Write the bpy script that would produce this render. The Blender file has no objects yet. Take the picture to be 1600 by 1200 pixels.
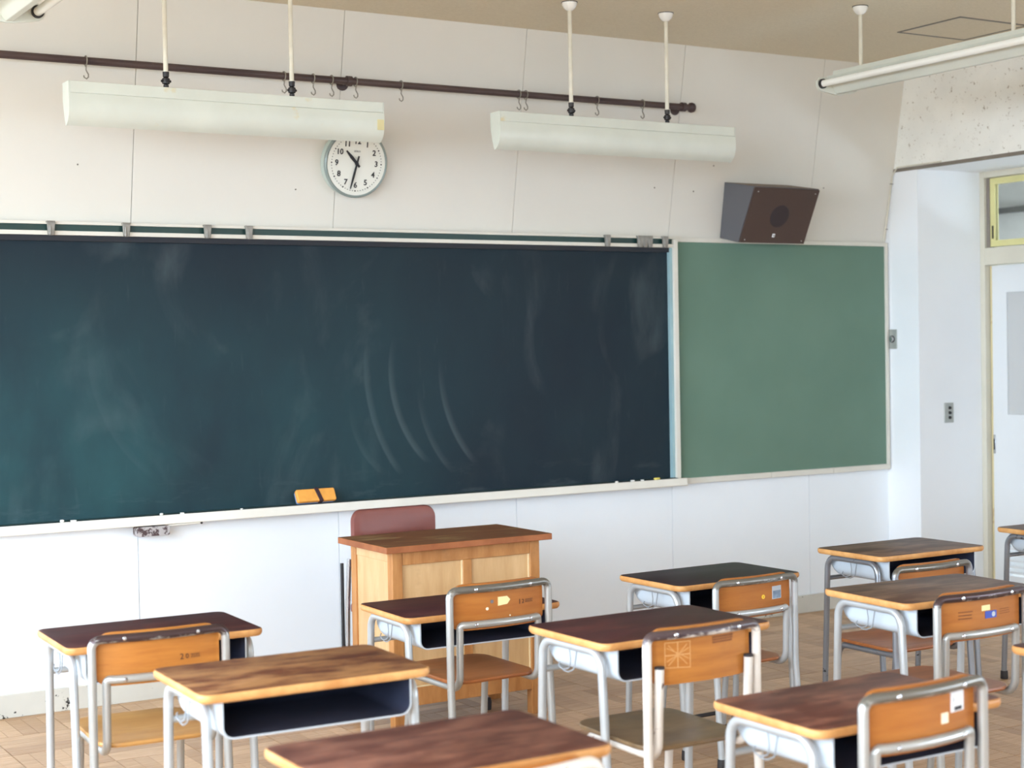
import bpy, bmesh, math, random
from mathutils import Vector, Matrix
random.seed(7)
sc = bpy.context.scene
COL = sc.collection
# ------------------------------------------------------------------ camera
FPX, PITCH, ROLL, YAW, CAMH = 2509.0, -0.0233, -0.0177, 0.5431, 1.542
_F = Vector((math.sin(YAW) * math.cos(PITCH), math.cos(YAW) * math.cos(PITCH), math.sin(PITCH)))
_R0 = Vector((math.cos(YAW), -math.sin(YAW), 0))
_U0 = _R0.cross(_F)
_R = _R0 * math.cos(ROLL) + _U0 * math.sin(ROLL)
_U = _U0 * math.cos(ROLL) - _R0 * math.sin(ROLL)
cam = bpy.data.cameras.new('camera')
cam.sensor_width = 36.0
cam.lens = FPX / 1600 * 36
cam.clip_start = 0.05
cam.dof.use_dof = True
cam.dof.focus_distance = 6.2
cam.dof.aperture_fstop = 3.2
camo = bpy.data.objects.new('camera', cam)
M = Matrix((_R, _U, -_F)).transposed().to_4x4()
M.translation = Vector((0, 0, CAMH))
camo.matrix_world = M
COL.objects.link(camo)
sc.camera = camo
# ------------------------------------------------------------------ daylight (overcast sky through the windows)
world = bpy.data.worlds.new('sky')
sc.world = world
world.use_nodes = True
bg = world.node_tree.nodes['Background']
bg.inputs['Color'].default_value = (0.79, 0.945, 1.12, 1)
bg.inputs['Strength'].default_value = 17.0
XL, YB, XD = -1.05, -3.2, 7.29                    # window wall, rear wall
WIN = [(-2.9, -0.75), (-0.45, 1.7), (2.0, 4.15), (4.45, 6.1)]   # window openings along y
WZ0, WZ1 = 0.80, 2.78
def portal(name, loc, rot, sx, sy):
    l = bpy.data.lights.new(name, 'AREA'); l.shape = 'RECTANGLE'; l.size = sx; l.size_y = sy
    l.cycles.is_portal = True
    o = bpy.data.objects.new(name, l); o.location = loc; o.rotation_euler = rot; COL.objects.link(o)
for a, b in WIN:
    portal('window_daylight', (XL - 0.12, (a + b) / 2, (WZ0 + WZ1) / 2), (0, -math.pi / 2, 0), WZ1 - WZ0, b - a)
portal('added_side_portal', (XD + .25, -.5, 1.375), (0, math.pi / 2, 0), .86, 4.2)  # added unseen opening that brightens the lower right of the front wall
portal('corridor_daylight', (9.75, 5.0, 1.2), (0, math.pi / 2, 0), .4, 6.0)
sc.view_settings.view_transform = 'Standard'
sc.view_settings.look = 'None'
sc.view_settings.gamma = 1
sc.view_settings.use_curve_mapping = False
sc.view_settings.exposure = 0.05
sc.cycles.use_denoising = True
sc.cycles.max_bounces = 10
sc.cycles.diffuse_bounces = 6
sc.cycles.sample_clamp_indirect = 8

# ------------------------------------------------------------------ materials
def lin(c):
    return tuple(((v / 255) / 12.92 if v / 255 <= 0.04045 else ((v / 255 + 0.055) / 1.055) ** 2.4) for v in c) + (1,)
class NT:
    def __init__(s, name):
        s.m = bpy.data.materials.new(name); s.m.use_nodes = True
        s.t = s.m.node_tree; s.b = s.t.nodes['Principled BSDF']
    def n(s, kind, **kw):
        x = s.t.nodes.new(kind)
        for k, v in kw.items():
            if k.startswith('_'): setattr(x, k[1:], v)
            else: x.inputs[int(k[1:]) if k[0] == 'i' and k[1:].isdigit() else k.replace('__', ' ')].default_value = v
        return x
    def l(s, a, b): s.t.links.new(a, b)
    def coord(s, scale=(1, 1, 1), rnd=0.0):
        tc = s.n('ShaderNodeTexCoord'); mp = s.n('ShaderNodeMapping'); mp.inputs['Scale'].default_value = scale
        if rnd:
            oi = s.n('ShaderNodeObjectInfo'); vm = s.n('ShaderNodeVectorMath', _operation='MULTIPLY_ADD')
            vm.inputs[1].default_value = (rnd, rnd * 1.7, rnd * .6)
            s.l(oi.outputs['Random'], vm.inputs[0]); s.l(tc.outputs['Object'], vm.inputs[2]); s.l(vm.outputs[0], mp.inputs['Vector'])
        else: s.l(tc.outputs['Object'], mp.inputs['Vector'])
        return mp.outputs['Vector']
    def noise(s, vec, scale, detail=4, rough=.55):
        x = s.n('ShaderNodeTexNoise'); x.inputs['Scale'].default_value = scale; x.inputs['Detail'].default_value = detail
        x.inputs['Roughness'].default_value = rough; s.l(vec, x.inputs['Vector']); return x.outputs['Fac']
    def ramp(s, fac, a, b):
        x = s.n('ShaderNodeMapRange'); x.inputs[1].default_value = a; x.inputs[2].default_value = b; s.l(fac, x.inputs[0]); return x.outputs[0]
    def mix(s, fac, a, b):
        x = s.n('ShaderNodeMix', _data_type='RGBA')
        for sock, v in ((x.inputs[0], fac), (x.inputs[6], a), (x.inputs[7], b)):
            if isinstance(v, (tuple, float, int)): sock.default_value = v
            else: s.l(v, sock)
        return x.outputs[2]
    def math(s, op, a, b=0.0, c=0.0, clamp=False):
        x = s.n('ShaderNodeMath', _operation=op); x.use_clamp = clamp
        for i, v in enumerate((a, b, c)):
            if isinstance(v, (float, int)): x.inputs[i].default_value = v
            else: s.l(v, x.inputs[i])
        return x.outputs[0]
    def bump(s, h, strength, dist=.002):
        x = s.n('ShaderNodeBump'); x.inputs['Strength'].default_value = strength; x.inputs['Distance'].default_value = dist
        s.l(h, x.inputs['Height']); s.l(x.outputs[0], s.b.inputs['Normal'])
    def col(s, c):
        if isinstance(c, tuple): s.b.inputs['Base Color'].default_value = c
        else: s.l(c, s.b.inputs['Base Color'])
    def rough(s, r):
        if isinstance(r, float): s.b.inputs['Roughness'].default_value = r
        else: s.l(r, s.b.inputs['Roughness'])

def paint(name, c, rough=.5, var=.06, scale=3.0, bump=0.0, bscale=120, metallic=0.0, rnd=0.0):
    k = NT(name); v = k.coord(rnd=rnd)
    f = k.noise(v, scale, 5)
    c0 = lin(c); d = tuple(x * (1 - var * 2) for x in c0[:3]) + (1,); u = tuple(min(1, x * (1 + var)) for x in c0[:3]) + (1,)
    k.col(k.mix(k.ramp(f, .25, .75), d, u)); k.rough(rough); k.b.inputs['Metallic'].default_value = metallic
    if bump: k.bump(k.noise(v, bscale, 3), bump)
    return k.m
def chipped(name, c, chip, rough=.5, scale=9, lo=.64, hi=.67, fine=40, metal=0.0):
    k = NT(name); v = k.coord(rnd=3.0)
    a = k.noise(v, scale, 3, .5); b = k.noise(v, fine, 4, .65)
    f = k.ramp(k.math('ADD', k.math('MULTIPLY', a, .5), k.math('MULTIPLY', b, .5)), lo, hi)
    base = k.mix(k.ramp(k.noise(v, 4, 4), .3, .7), tuple(x * .9 for x in lin(c)[:3]) + (1,), lin(c))
    k.col(k.mix(f, base, lin(chip))); k.rough(rough); k.b.inputs['Metallic'].default_value = metal
    k.bump(k.math('SUBTRACT', 1.0, f), .4, .0015)
    return k.m
def wood(name, a, b, rough=.42, stretch=(1.2, 14, 14), scale=3.0, patch=None, plo=.52, phi=.72, spec=.28, pscale=4.0):
    k = NT(name); v = k.coord(stretch, rnd=5.0); p = k.coord((1, 2.2, 1), rnd=7.0)
    g = k.noise(v, scale, 6, .62)
    c = k.mix(k.ramp(g, .32, .68), lin(a), lin(b))
    if patch:
        q = k.ramp(k.math('ADD', k.math('MULTIPLY', k.noise(p, pscale, 5, .6), .75), k.math('MULTIPLY', g, .25)), plo, phi)
        c = k.mix(q, c, lin(patch))
    k.col(c); k.b.inputs['Specular IOR Level'].default_value = spec
    k.rough(k.ramp(g, -.6, 1.6) if rough is None else rough)
    k.bump(g, .08, .001)
    return k.m
MT = {}
def mats():
    m = MT
    m['wall'] = paint('white_panel_paint', (240, 245, 249), .55, .015, 1.5, .05, 60)
    m['wallup'] = paint('upper_panel_shade_paint', (221, 217, 207), .55, .02, 1.5, .05, 60)  # darker cream puts the upper wall's dimmer light into the panel colour
    m['wallback'] = paint('panel_joint', (136, 132, 126), .8)
    m['wallwhite'] = paint('white_wall_paint', (241, 243, 245), .5, .015, 2, .04, 60)
    m['base'] = chipped('baseboard_paint', (214, 212, 202), (52, 50, 46), .5, 9, .605, .62, 55)
    m['plaster'] = chipped('pitted_plaster', (246, 244, 236), (158, 142, 118), .8, 34, .59, .66, 85)
    k = NT('acoustic_ceiling'); v = k.coord((1, 3.0, 1)); f = k.noise(v, 60, 4, .7)
    k.col(k.mix(k.ramp(f, .3, .7), lin((216, 204, 180)), lin((232, 221, 197)))); k.rough(.9); k.bump(f, .5, .004); m['ceil'] = k.m
    m['seam'] = paint('grey_seam', (128, 124, 116), .7)
    m['edgetrim'] = paint('brown_grey_trim', (130, 120, 108), .6, .12, 8)
    # parquet
    k = NT('parquet_strip'); geo = k.n('ShaderNodeNewGeometry'); oi = k.n('ShaderNodeObjectInfo')
    v = k.coord((3, 40, 10), rnd=9.0); g = k.noise(v, 3, 5, .6)
    r = k.math('FRACT', k.math('ADD', geo.outputs['Random Per Island'], k.math('MULTIPLY', oi.outputs['Random'], 7.3)))
    c = k.mix(r, lin((176, 140, 104)), lin((212, 176, 138))); c = k.mix(k.math('MULTIPLY', k.ramp(g, .35, .7), .45), c, lin((150, 116, 88)))
    k.col(c); k.rough(k.ramp(g, -.6, 2.0)); k.b.inputs['Specular IOR Level'].default_value = .35; k.bump(g, .06, .001); m['parquet'] = k.m
    m['subfloor'] = paint('subfloor', (56, 42, 32), .8)
    # desks and chairs
    E = dict(rough=.38)
    m['edge'] = wood('varnished_edge_wood', (186, 128, 72), (216, 164, 104), .35, (4, 4, 4))
    m['top_plum'] = wood('plum_stained_top', (52, 18, 22), (70, 28, 30), .42, patch=(98, 52, 46), plo=.50, phi=.74, pscale=6)
    m['top_dark'] = wood('near_black_top', (38, 25, 30), (52, 34, 38), .4, patch=(66, 46, 48), plo=.55, phi=.8, pscale=6)
    m['top_brown'] = wood('brown_worn_top', (66, 42, 34), (92, 62, 48), .45, patch=(136, 108, 86), plo=.44, phi=.68, pscale=5)
    m['top_red'] = wood('red_brown_worn_top', (74, 38, 32), (94, 52, 42), .45, patch=(138, 92, 74), plo=.44, phi=.66, pscale=7)
    m['top_tan'] = wood('tan_worn_top', (84, 42, 26), (104, 58, 34), .5, patch=(152, 108, 68), plo=.42, phi=.58, pscale=7)
    m['steel'] = chipped('grey_painted_tube', (180, 180, 176), (70, 66, 62), .30, 14, .66, .68, 60, .55)
    m['steelwhite'] = chipped('pale_painted_tube', (190, 194, 195), (84, 78, 72), .30, 14, .68, .70, 60, .4)
    m['steeldark'] = chipped('bare_grey_tube', (150, 154, 160), (52, 50, 50), .28, 12, .60, .64, 50, .65)
    m['tubewhite'] = chipped('cream_painted_tube', (218, 208, 196), (84, 58, 48), .4, 12, .635, .65, 46)
    m['tubedark'] = chipped('worn_dark_tube', (74, 60, 58), (150, 138, 126), .4, 9, .58, .66, 40)
    m['topbar'] = chipped('worn_top_bar', (142, 138, 130), (62, 52, 50), .35, 10, .55, .62, 40)
    m['tin'] = paint('pale_blue_tin', (188, 196, 202), .4, .03, 5)
    m['tinin'] = paint('dark_navy_tin', (50, 54, 70), .42, .15, 12)
    m['hookwire'] = paint('grey_hook_wire', (138, 142, 146), .35, .05)
    m['rubber'] = paint('black_rubber', (44, 38, 38), .6)
    m['ply'] = wood('orange_plywood', (160, 94, 38), (178, 112, 50), .4, (1.5, 8, 18), 2.5, patch=(176, 104, 50), plo=.55, phi=.8)
    m['plyworn'] = wood('scuffed_plywood', (164, 100, 42), (188, 122, 54), .42, (1.5, 8, 18), 2.5, patch=(140, 84, 44), plo=.55, phi=.75)
    m['seat'] = wood('seat_plywood', (172, 122, 66), (192, 144, 84), .35, (1.5, 9, 9), 2.5)
    m['seatbrown'] = wood('brown_seat_plywood', (140, 82, 44), (166, 102, 58), .32, (1.5, 9, 9), 2.5)
    m['seatgrey'] = wood('worn_grey_seat', (104, 82, 58), (134, 110, 80), .28, (1.5, 9, 9), 2.5, patch=(84, 70, 56))
    # boards
    k = NT('chalkboard_surface'); tc = k.n('ShaderNodeTexCoord'); sx = k.n('ShaderNodeSeparateXYZ'); k.l(tc.outputs['Object'], sx.inputs[0])
    X, Z = sx.outputs['X'], sx.outputs['Z']
    v = k.coord((1, 1, .55)); big = k.noise(v, 1.3, 4, .6); sm = k.noise(k.coord((2.0, 1, .8)), 2.6, 6, .6)
    d = k.n('ShaderNodeTexNoise'); d.inputs['Scale'].default_value = 1.6; d.inputs['Distortion'].default_value = 2.2; d.inputs['Detail'].default_value = 5
    k.l(k.coord((1, 1, .7)), d.inputs['Vector'])
    smear = k.math('MULTIPLY', k.ramp(d.outputs['Fac'], .52, .78), k.ramp(sm, .38, .7))
    total = k.math('MULTIPLY', smear, .085)
    # wide eraser arcs
    for cx, cz, rr, z0, z1, amp in ((4.214, 1.449, .856, .95, 1.62, .05), (4.121, 1.433, .632, 1.0, 1.6, .065), (4.273, 1.37, .634, .94, 1.36, .04),
                                    (4.46, 1.438, .698, .98, 1.5, .065), (3.691, 1.272, .417, .95, 1.3, .025), (2.75, 1.55, .72, 1.0, 1.7, .012)):
        dx = k.math('SUBTRACT', X, cx); dz = k.math('SUBTRACT', Z, cz)
        dist = k.math('SQRT', k.math('ADD', k.math('MULTIPLY', dx, dx), k.math('MULTIPLY', dz, dz)))
        inn = k.math('SUBTRACT', rr, dist)                      # >0 inside the ring
        edge = k.math('MULTIPLY', k.ramp(inn, -.006, .004), k.ramp(inn, .035, .0))
        msk = k.math('MULTIPLY', k.math('MULTIPLY', k.ramp(Z, z1, z1 - .3), k.ramp(Z, z0 - .02, z0 + .05)), k.ramp(dx, 0.0, -.1))
        total = k.math('ADD', total, k.math('MULTIPLY', k.math('MULTIPLY', edge, msk), amp))
    # chalk dust low on the board and fine scratches
    dust = k.math('MULTIPLY', k.ramp(k.noise(k.coord((1.2, 1, 5)), 3, 5, .65), .55, .8), k.ramp(Z, 1.0, .84))
    total = k.math('ADD', total, k.math('MULTIPLY', dust, .06))
    wv = k.noise(k.coord((6, 1, .8)), 5, 6, .7); total = k.math('ADD', total, k.math('MULTIPLY', k.ramp(wv, .62, .8), .02))
    c = k.mix(k.ramp(big, .3, .7), lin((23, 33, 44)), lin((29, 46, 54)))
    lit_side_film = k.math('MULTIPLY', k.math('MULTIPLY', k.ramp(X, 4.3, 1.7), k.ramp(Z, 2.05, 1.1)), k.ramp(k.noise(k.coord((.8, 1, .5)), 1.7, 5, .6), .2, .75))   # chalk residue plus the lit left side's brighter teal, put into the colour
    c = k.mix(k.math('MULTIPLY', lit_side_film, .62), c, lin((50, 106, 108)))
    k.col(k.mix(k.math('MINIMUM', total, .6), c, lin((206, 220, 218)))); k.rough(.55); k.b.inputs['Specular IOR Level'].default_value = .22
    m['chalk_surface'] = k.m
    k = NT('green_felt'); v = k.coord(); f = k.noise(v, 300, 2); g = k.noise(v, 2.0, 3)
    k.col(k.mix(k.ramp(g, .3, .7), lin((98, 126, 110)), lin((106, 134, 118)))); k.rough(.85); k.bump(f, .25, .001); m['felt'] = k.m
    m['frame'] = paint('cream_frame_paint', (220, 216, 204), .45, .04, 4)
    m['tray'] = paint('cream_tray_paint', (230, 226, 214), .45, .03, 5)
    m['track'] = paint('dark_green_track', (32, 62, 58), .4, .08)
    m['trackdark'] = paint('dark_slot', (28, 32, 40), .6)
    m['glossedge'] = paint('glossy_teal_edge', (156, 186, 190), .2, .1, 5)
    m['chip'] = chipped('chipped_grey_metal', (176, 170, 168), (70, 52, 54), .5, 16, .50, .54, 45)
    m['clip'] = paint('grey_clip_metal', (150, 146, 138), .35, .15, 40, metallic=.3)
    m['pipe'] = wood('brown_pipe', (66, 52, 52), (92, 76, 72), .38, (1, 12, 12), 3)
    m['hook'] = paint('steel_wire', (142, 136, 124), .35, .1, 20, metallic=.3)
    m['lamp'] = chipped('cream_lamp_enamel', (210, 213, 201), (206, 190, 142), .38, 5, .60, .70, 14)
    m['tubelamp'] = paint('unlit_white_tube', (240, 240, 232), .2, .01)
    m['mint'] = paint('mint_enamel', (212, 214, 202), .4, .04)
    m['rod'] = paint('cream_rod', (220, 214, 196), .4, .05, 20)
    m['rose'] = paint('white_porcelain', (240, 238, 232), .25, .01)
    m['black'] = paint('black_fitting', (36, 32, 32), .5)
    m['tape'] = paint('yellowed_tape', (216, 204, 152), .5)
    m['clockcase'] = paint('pale_green_case', (184, 196, 188), .35, .02)
    m['clockrim'] = paint('grey_green_rim', (134, 146, 142), .3, .02)
    m['dial'] = paint('white_dial', (226, 226, 216), .5, .01)
    m['ink'] = paint('black_ink', (26, 24, 26), .5)
    m['greyink'] = paint('grey_ink', (140, 140, 136), .5)
    m['spkside'] = paint('slate_speaker_box', (94, 94, 98), .5, .03)
    m['spktop'] = paint('dull_brown_speaker_top', (120, 104, 92), .6, .06)
    k = NT('brown_grille'); ck = k.n('ShaderNodeTexChecker'); ck.inputs['Scale'].default_value = 160; k.l(k.coord(), ck.inputs['Vector'])
    ck.inputs['Color1'].default_value = lin((82, 62, 52)); ck.inputs['Color2'].default_value = lin((66, 50, 44)); k.col(ck.outputs[0]); k.rough(.7); m['grille'] = k.m
    m['cone'] = paint('dark_cone', (50, 38, 40), .7)
    m['oak'] = wood('honey_oak', (198, 158, 110), (216, 180, 132), .45, (9, 9, 1.2), 2.2, patch=(168, 120, 74), plo=.58, phi=.8)
    m['oakrail'] = wood('worn_oak_rail', (164, 108, 58), (194, 138, 82), .45, (9, 9, 2), 2.2, patch=(120, 74, 42), plo=.56, phi=.8)
    m['oaktop'] = wood('weathered_desk_top', (104, 66, 40), (128, 86, 54), .5, patch=(156, 136, 92), plo=.53, phi=.70)
    m['oaktopedge'] = wood('desk_top_edge', (138, 78, 44), (164, 100, 60), .45, (3, 3, 3))
    m['bead'] = paint('pale_bead', (232, 210, 166), .5, .08, 20)  # pale tone for strips along the right and bottom panel edges
    m['vinyl'] = paint('brown_vinyl', (128, 74, 66), .4, .05, 3, .1, 90)
    m['chrome'] = paint('chrome', (200, 202, 206), .2, .02, metallic=.9)
    m['eraser_o'] = paint('orange_eraser_cover', (236, 164, 74), .6, .06, 30)
    m['eraser_b'] = paint('dark_band', (58, 34, 40), .7)
    m['eraser_p'] = paint('pale_blue_pad', (130, 160, 200), .8)
    m['chalk'] = paint('white_chalk', (245, 244, 240), .9)
    m['chalky'] = paint('yellow_chalk', (236, 220, 110), .9)
    m['sash'] = paint('pale_yellow_sash', (222, 214, 150), .4, .05, 6)
    m['jamb'] = paint('dark_jamb', (138, 128, 120), .6)
    m['beige'] = paint('beige_frame_paint', (214, 208, 190), .5, .03, 5)
    m['door'] = paint('white_door', (226, 228, 228), .4, .015)
    m['dooredge'] = chipped('yellowed_door_edge', (224, 208, 160), (160, 110, 60), .5, 9, .56, .66, 20)
    k = NT('frosted_pane'); k.col(lin((196, 196, 194))); k.rough(.25); m['frost'] = k.m
    k = NT('clear_pane'); k.col((1, 1, 1, 1)); k.rough(.0); k.b.inputs['Transmission Weight'].default_value = 1.0; k.b.inputs['IOR'].default_value = 1.02; m['glass'] = k.m
    m['plate'] = paint('brushed_plate', (176, 178, 172), .4, .05, 30, metallic=.3)
    m['corr'] = paint('corridor_wall', (236, 234, 228), .6)
    m['corrdark'] = paint('corridor_beam', (120, 118, 114), .7)
    m['ground'] = paint('playground_earth', (134, 120, 100), .9)
    m['cream'] = paint('cream_sticker', (240, 222, 160), .5)
    m['creamp'] = paint('pale_cream_sticker', (246, 234, 200), .5)
    m['grey_s'] = paint('grey_dot', (110, 104, 104), .5)
    m['yellow_s'] = paint('yellow_sticker', (240, 200, 50), .5)
    m['blue_s'] = paint('blue_sticker', (48, 76, 170), .4)
    m['white_s'] = paint('white_sticker', (232, 234, 236), .4)
    m['bluegrey_s'] = paint('faded_blue_sticker', (128, 148, 170), .5, .3, 40)
    m['silver_s'] = paint('silver_sticker', (186, 192, 198), .4, .05)
    m['mint_s'] = paint('mint_sticker', (150, 236, 180), .5)
    m['stamp'] = paint('dark_stamp_ink', (70, 44, 28), .7)
    m['scratch'] = paint('pale_scratch', (206, 152, 92), .7)
    m['burn'] = paint('brown_scuff', (136, 80, 38), .7)
mats()

# ------------------------------------------------------------------ mesh helpers
def worn_tube(base, wear, zt, seed, metal):
    k = NT('worn_chair_tube'); v = k.coord((4, 14, 14)); tc = k.n('ShaderNodeTexCoord'); sx = k.n('ShaderNodeSeparateXYZ'); k.l(tc.outputs['Object'], sx.inputs[0])
    n1 = k.noise(k.coord((9, 9, 9)), 1.6 + seed * .13, 4, .6); n2 = k.noise(k.coord((20, 60, 60)), 1.0 + seed * .07, 5, .7)
    h = k.math('ADD', k.ramp(sx.outputs['Z'], zt - .055, zt + .004), k.math('MULTIPLY', k.math('SUBTRACT', n1, .5), 1.1))
    m = k.ramp(k.math('ADD', h, k.math('MULTIPLY', k.math('SUBTRACT', n2, .5), .9)), .62, .80)
    k.col(k.mix(m, lin(base), lin(wear))); k.rough(.30); k.b.inputs['Metallic'].default_value = metal; k.bump(k.math('SUBTRACT', 1.0, m), .3, .001); return k.m
class MB:
    def __init__(s): s.v = []; s.f = []; s.m = []; s.s = []
    def face(s, idx, mi=0, smooth=False): s.f.append(tuple(idx)); s.m.append(mi); s.s.append(smooth)
    def box(s, a, b, mi=0):
        (x0, y0, z0), (x1, y1, z1) = a, b; n = len(s.v)
        s.v += [(x0, y0, z0), (x1, y0, z0), (x1, y1, z0), (x0, y1, z0), (x0, y0, z1), (x1, y0, z1), (x1, y1, z1), (x0, y1, z1)]
        for f in ((0, 3, 2, 1), (4, 5, 6, 7), (0, 1, 5, 4), (1, 2, 6, 5), (2, 3, 7, 6), (3, 0, 4, 7)): s.face([n + i for i in f], mi)
        return s
    def prism(s, poly, h, axis, mi=0, smooth=False, mi_caps=None):
        """poly: list of 2D points, counter-clockwise; extruded along axis from h[0] to h[1]"""
        n = len(s.v); k = len(poly)
        def P(p, t): return {'x': (t, p[0], p[1]), 'y': (p[0], t, p[1]), 'z': (p[0], p[1], t)}[axis]
        for t in h: s.v += [P(p, t) for p in poly]
        flip = axis == 'y'
        def F(ix, mi, sm): s.face(ix[::-1] if flip else ix, mi, sm)
        F([n + i for i in range(k)][::-1], mi if mi_caps is None else mi_caps, False); F([n + k + i for i in range(k)], mi if mi_caps is None else mi_caps, False)
        for i in range(k): j = (i + 1) % k; F([n + i, n + j, n + k + j, n + k + i], mi, smooth)
        return s
    def tube(s, path, r, seg=10, mi=0, cap=True):
        P = [Vector(p) for p in path]; n0 = len(s.v); N = len(P); up = None
        for i in range(N):
            t = ((P[min(i + 1, N - 1)] - P[i]).normalized() + (P[i] - P[max(i - 1, 0)]).normalized()).normalized()
            if up is None:
                up = Vector((0, 0, 1)) if abs(t.z) < .9 else Vector((1, 0, 0))
            up = (up - t * up.dot(t)).normalized(); sd = t.cross(up)
            rr = r[i] if isinstance(r, (list, tuple)) else r
            for q in range(seg):
                a = 2 * math.pi * q / seg; s.v.append(tuple(P[i] + (up * math.cos(a) + sd * math.sin(a)) * rr))
        for i in range(N - 1):
            for q in range(seg):
                w = (q + 1) % seg; s.face([n0 + i * seg + q, n0 + i * seg + w, n0 + (i + 1) * seg + w, n0 + (i + 1) * seg + q], mi, True)
        if cap:
            s.face([n0 + q for q in range(seg)], mi); s.face([n0 + (N - 1) * seg + q for q in range(seg)][::-1], mi)
        return s
    def lathe(s, prof, c=(0, 0, 0), axis='z', seg=32, mi=0, smooth=True, cap0=True, cap1=True):
        n0 = len(s.v)
        for (r, h) in prof:
            for q in range(seg):
                a = 2 * math.pi * q / seg; u, w = r * math.cos(a), r * math.sin(a)
                p = {'z': (u, w, h), 'y': (w, h, u), 'x': (h, u, w)}[axis]
                s.v.append((c[0] + p[0], c[1] + p[1], c[2] + p[2]))
        for i in range(len(prof) - 1):
            for q in range(seg):
                w = (q + 1) % seg; s.face([n0 + i * seg + q, n0 + i * seg + w, n0 + (i + 1) * seg + w, n0 + (i + 1) * seg + q], mi, smooth)
        if cap0: s.face([n0 + q for q in range(seg)][::-1], mi)
        if cap1: s.face([n0 + (len(prof) - 1) * seg + q for q in range(seg)], mi)
        return s
    def loft(s, rings, mi=0, smooth=True, close=True, cap=(True, True), mis=None):
        n0 = len(s.v); k = len(rings[0])
        for r in rings: s.v += [tuple(p) for p in r]
        for i in range(len(rings) - 1):
            for q in range(k if close else k - 1):
                w = (q + 1) % k; s.face([n0 + i * k + q, n0 + i * k + w, n0 + (i + 1) * k + w, n0 + (i + 1) * k + q], mis[i] if mis else mi, smooth)
        if cap[0]: s.face([n0 + q for q in range(k)][::-1], mi)
        if cap[1]: s.face([n0 + (len(rings) - 1) * k + q for q in range(k)], mi)
        return s
    def build(s, name, mat, parent=None, bevel=0, kind=None):
        me = bpy.data.meshes.new(name); me.from_pydata(s.v, [], s.f)
        ml = mat if isinstance(mat, (list, tuple)) else [mat]
        me.polygons.foreach_set('material_index', s.m); me.polygons.foreach_set('use_smooth', s.s)
        if name not in ('book_box', 'parquet_field'):
            b_ = bmesh.new(); b_.from_mesh(me); bmesh.ops.recalc_face_normals(b_, faces=b_.faces); b_.to_mesh(me); b_.free()
        for x in ml: me.materials.append(MT[x] if isinstance(x, str) else x)
        me.update(); me.set_sharp_from_angle(angle=math.radians(42))
        o = bpy.data.objects.new(name, me); COL.objects.link(o)
        if parent: o.parent = parent
        if bevel:
            b = o.modifiers.new('bevel', 'BEVEL'); b.width = bevel; b.segments = 2; b.limit_method = 'ANGLE'; b.angle_limit = 0.6
        if kind: o['kind'] = kind
        return o
def box(name, a, b, mat, parent=None, bevel=0, kind=None): return MB().box(a, b).build(name, mat, parent, bevel, kind)
def fillet(pts, r, n=6):
    P = [Vector(p) for p in pts]; out = [P[0]]
    for i in range(1, len(P) - 1):
        a, b, c = P[i - 1], P[i], P[i + 1]; d1 = (a - b).normalized(); d2 = (c - b).normalized()
        ang = d1.angle(d2)
        rr = r[i] if isinstance(r, dict) and i in r else (r if not isinstance(r, dict) else 0)
        if ang > 3.05 or rr <= 0: out.append(b); continue
        L = min(rr / math.tan(ang / 2), (a - b).length * .49, (c - b).length * .49); R_ = L * math.tan(ang / 2)
        bis = (d1 + d2).normalized(); cen = b + bis * (R_ / math.sin(ang / 2))
        s0 = b + d1 * L - cen; s1 = b + d2 * L - cen; tot = s0.angle(s1); ax = s0.cross(s1).normalized()
        for k in range(n + 1): out.append(cen + Matrix.Rotation(tot * k / n, 3, ax) @ s0)
    out.append(P[-1]); return out
def rrect(w, d, r, n=5, cx=0, cy=0):
    o = []
    for sx, sy, a0 in ((1, -1, -90), (1, 1, 0), (-1, 1, 90), (-1, -1, 180)):
        for k in range(n + 1):
            a = math.radians(a0 + 90 * k / n); o.append((cx + sx * (w / 2 - r) + r * math.cos(a), cy + sy * (d / 2 - r) + r * math.sin(a)))
    return o
def empty(name, loc, rz=0, rx=0):
    o = bpy.data.objects.new(name, None); o.location = loc; o.rotation_euler = (rx, 0, rz); o.empty_display_size = .1; COL.objects.link(o); return o
def tag(o, label, cat, group=None):
    o['label'] = label; o['category'] = cat
    if group: o['group'] = group
    return o
def text(name, body, size, mat, parent, mat4, depth=.0006, align='CENTER', bold=0.0):
    cu = bpy.data.curves.new(name, 'FONT'); cu.body = body; cu.size = size; cu.extrude = depth; cu.align_x = align; cu.align_y = 'CENTER'; cu.resolution_u = 3; cu.offset = bold
    t = bpy.data.objects.new(name, cu); COL.objects.link(t); bpy.context.view_layer.update()
    me = bpy.data.meshes.new_from_object(t.evaluated_get(bpy.context.evaluated_depsgraph_get()))
    bpy.data.objects.remove(t); me.transform(mat4); me.materials.clear(); me.materials.append(MT[mat])
    o = bpy.data.objects.new(name, me); COL.objects.link(o); o.parent = parent; return o

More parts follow.
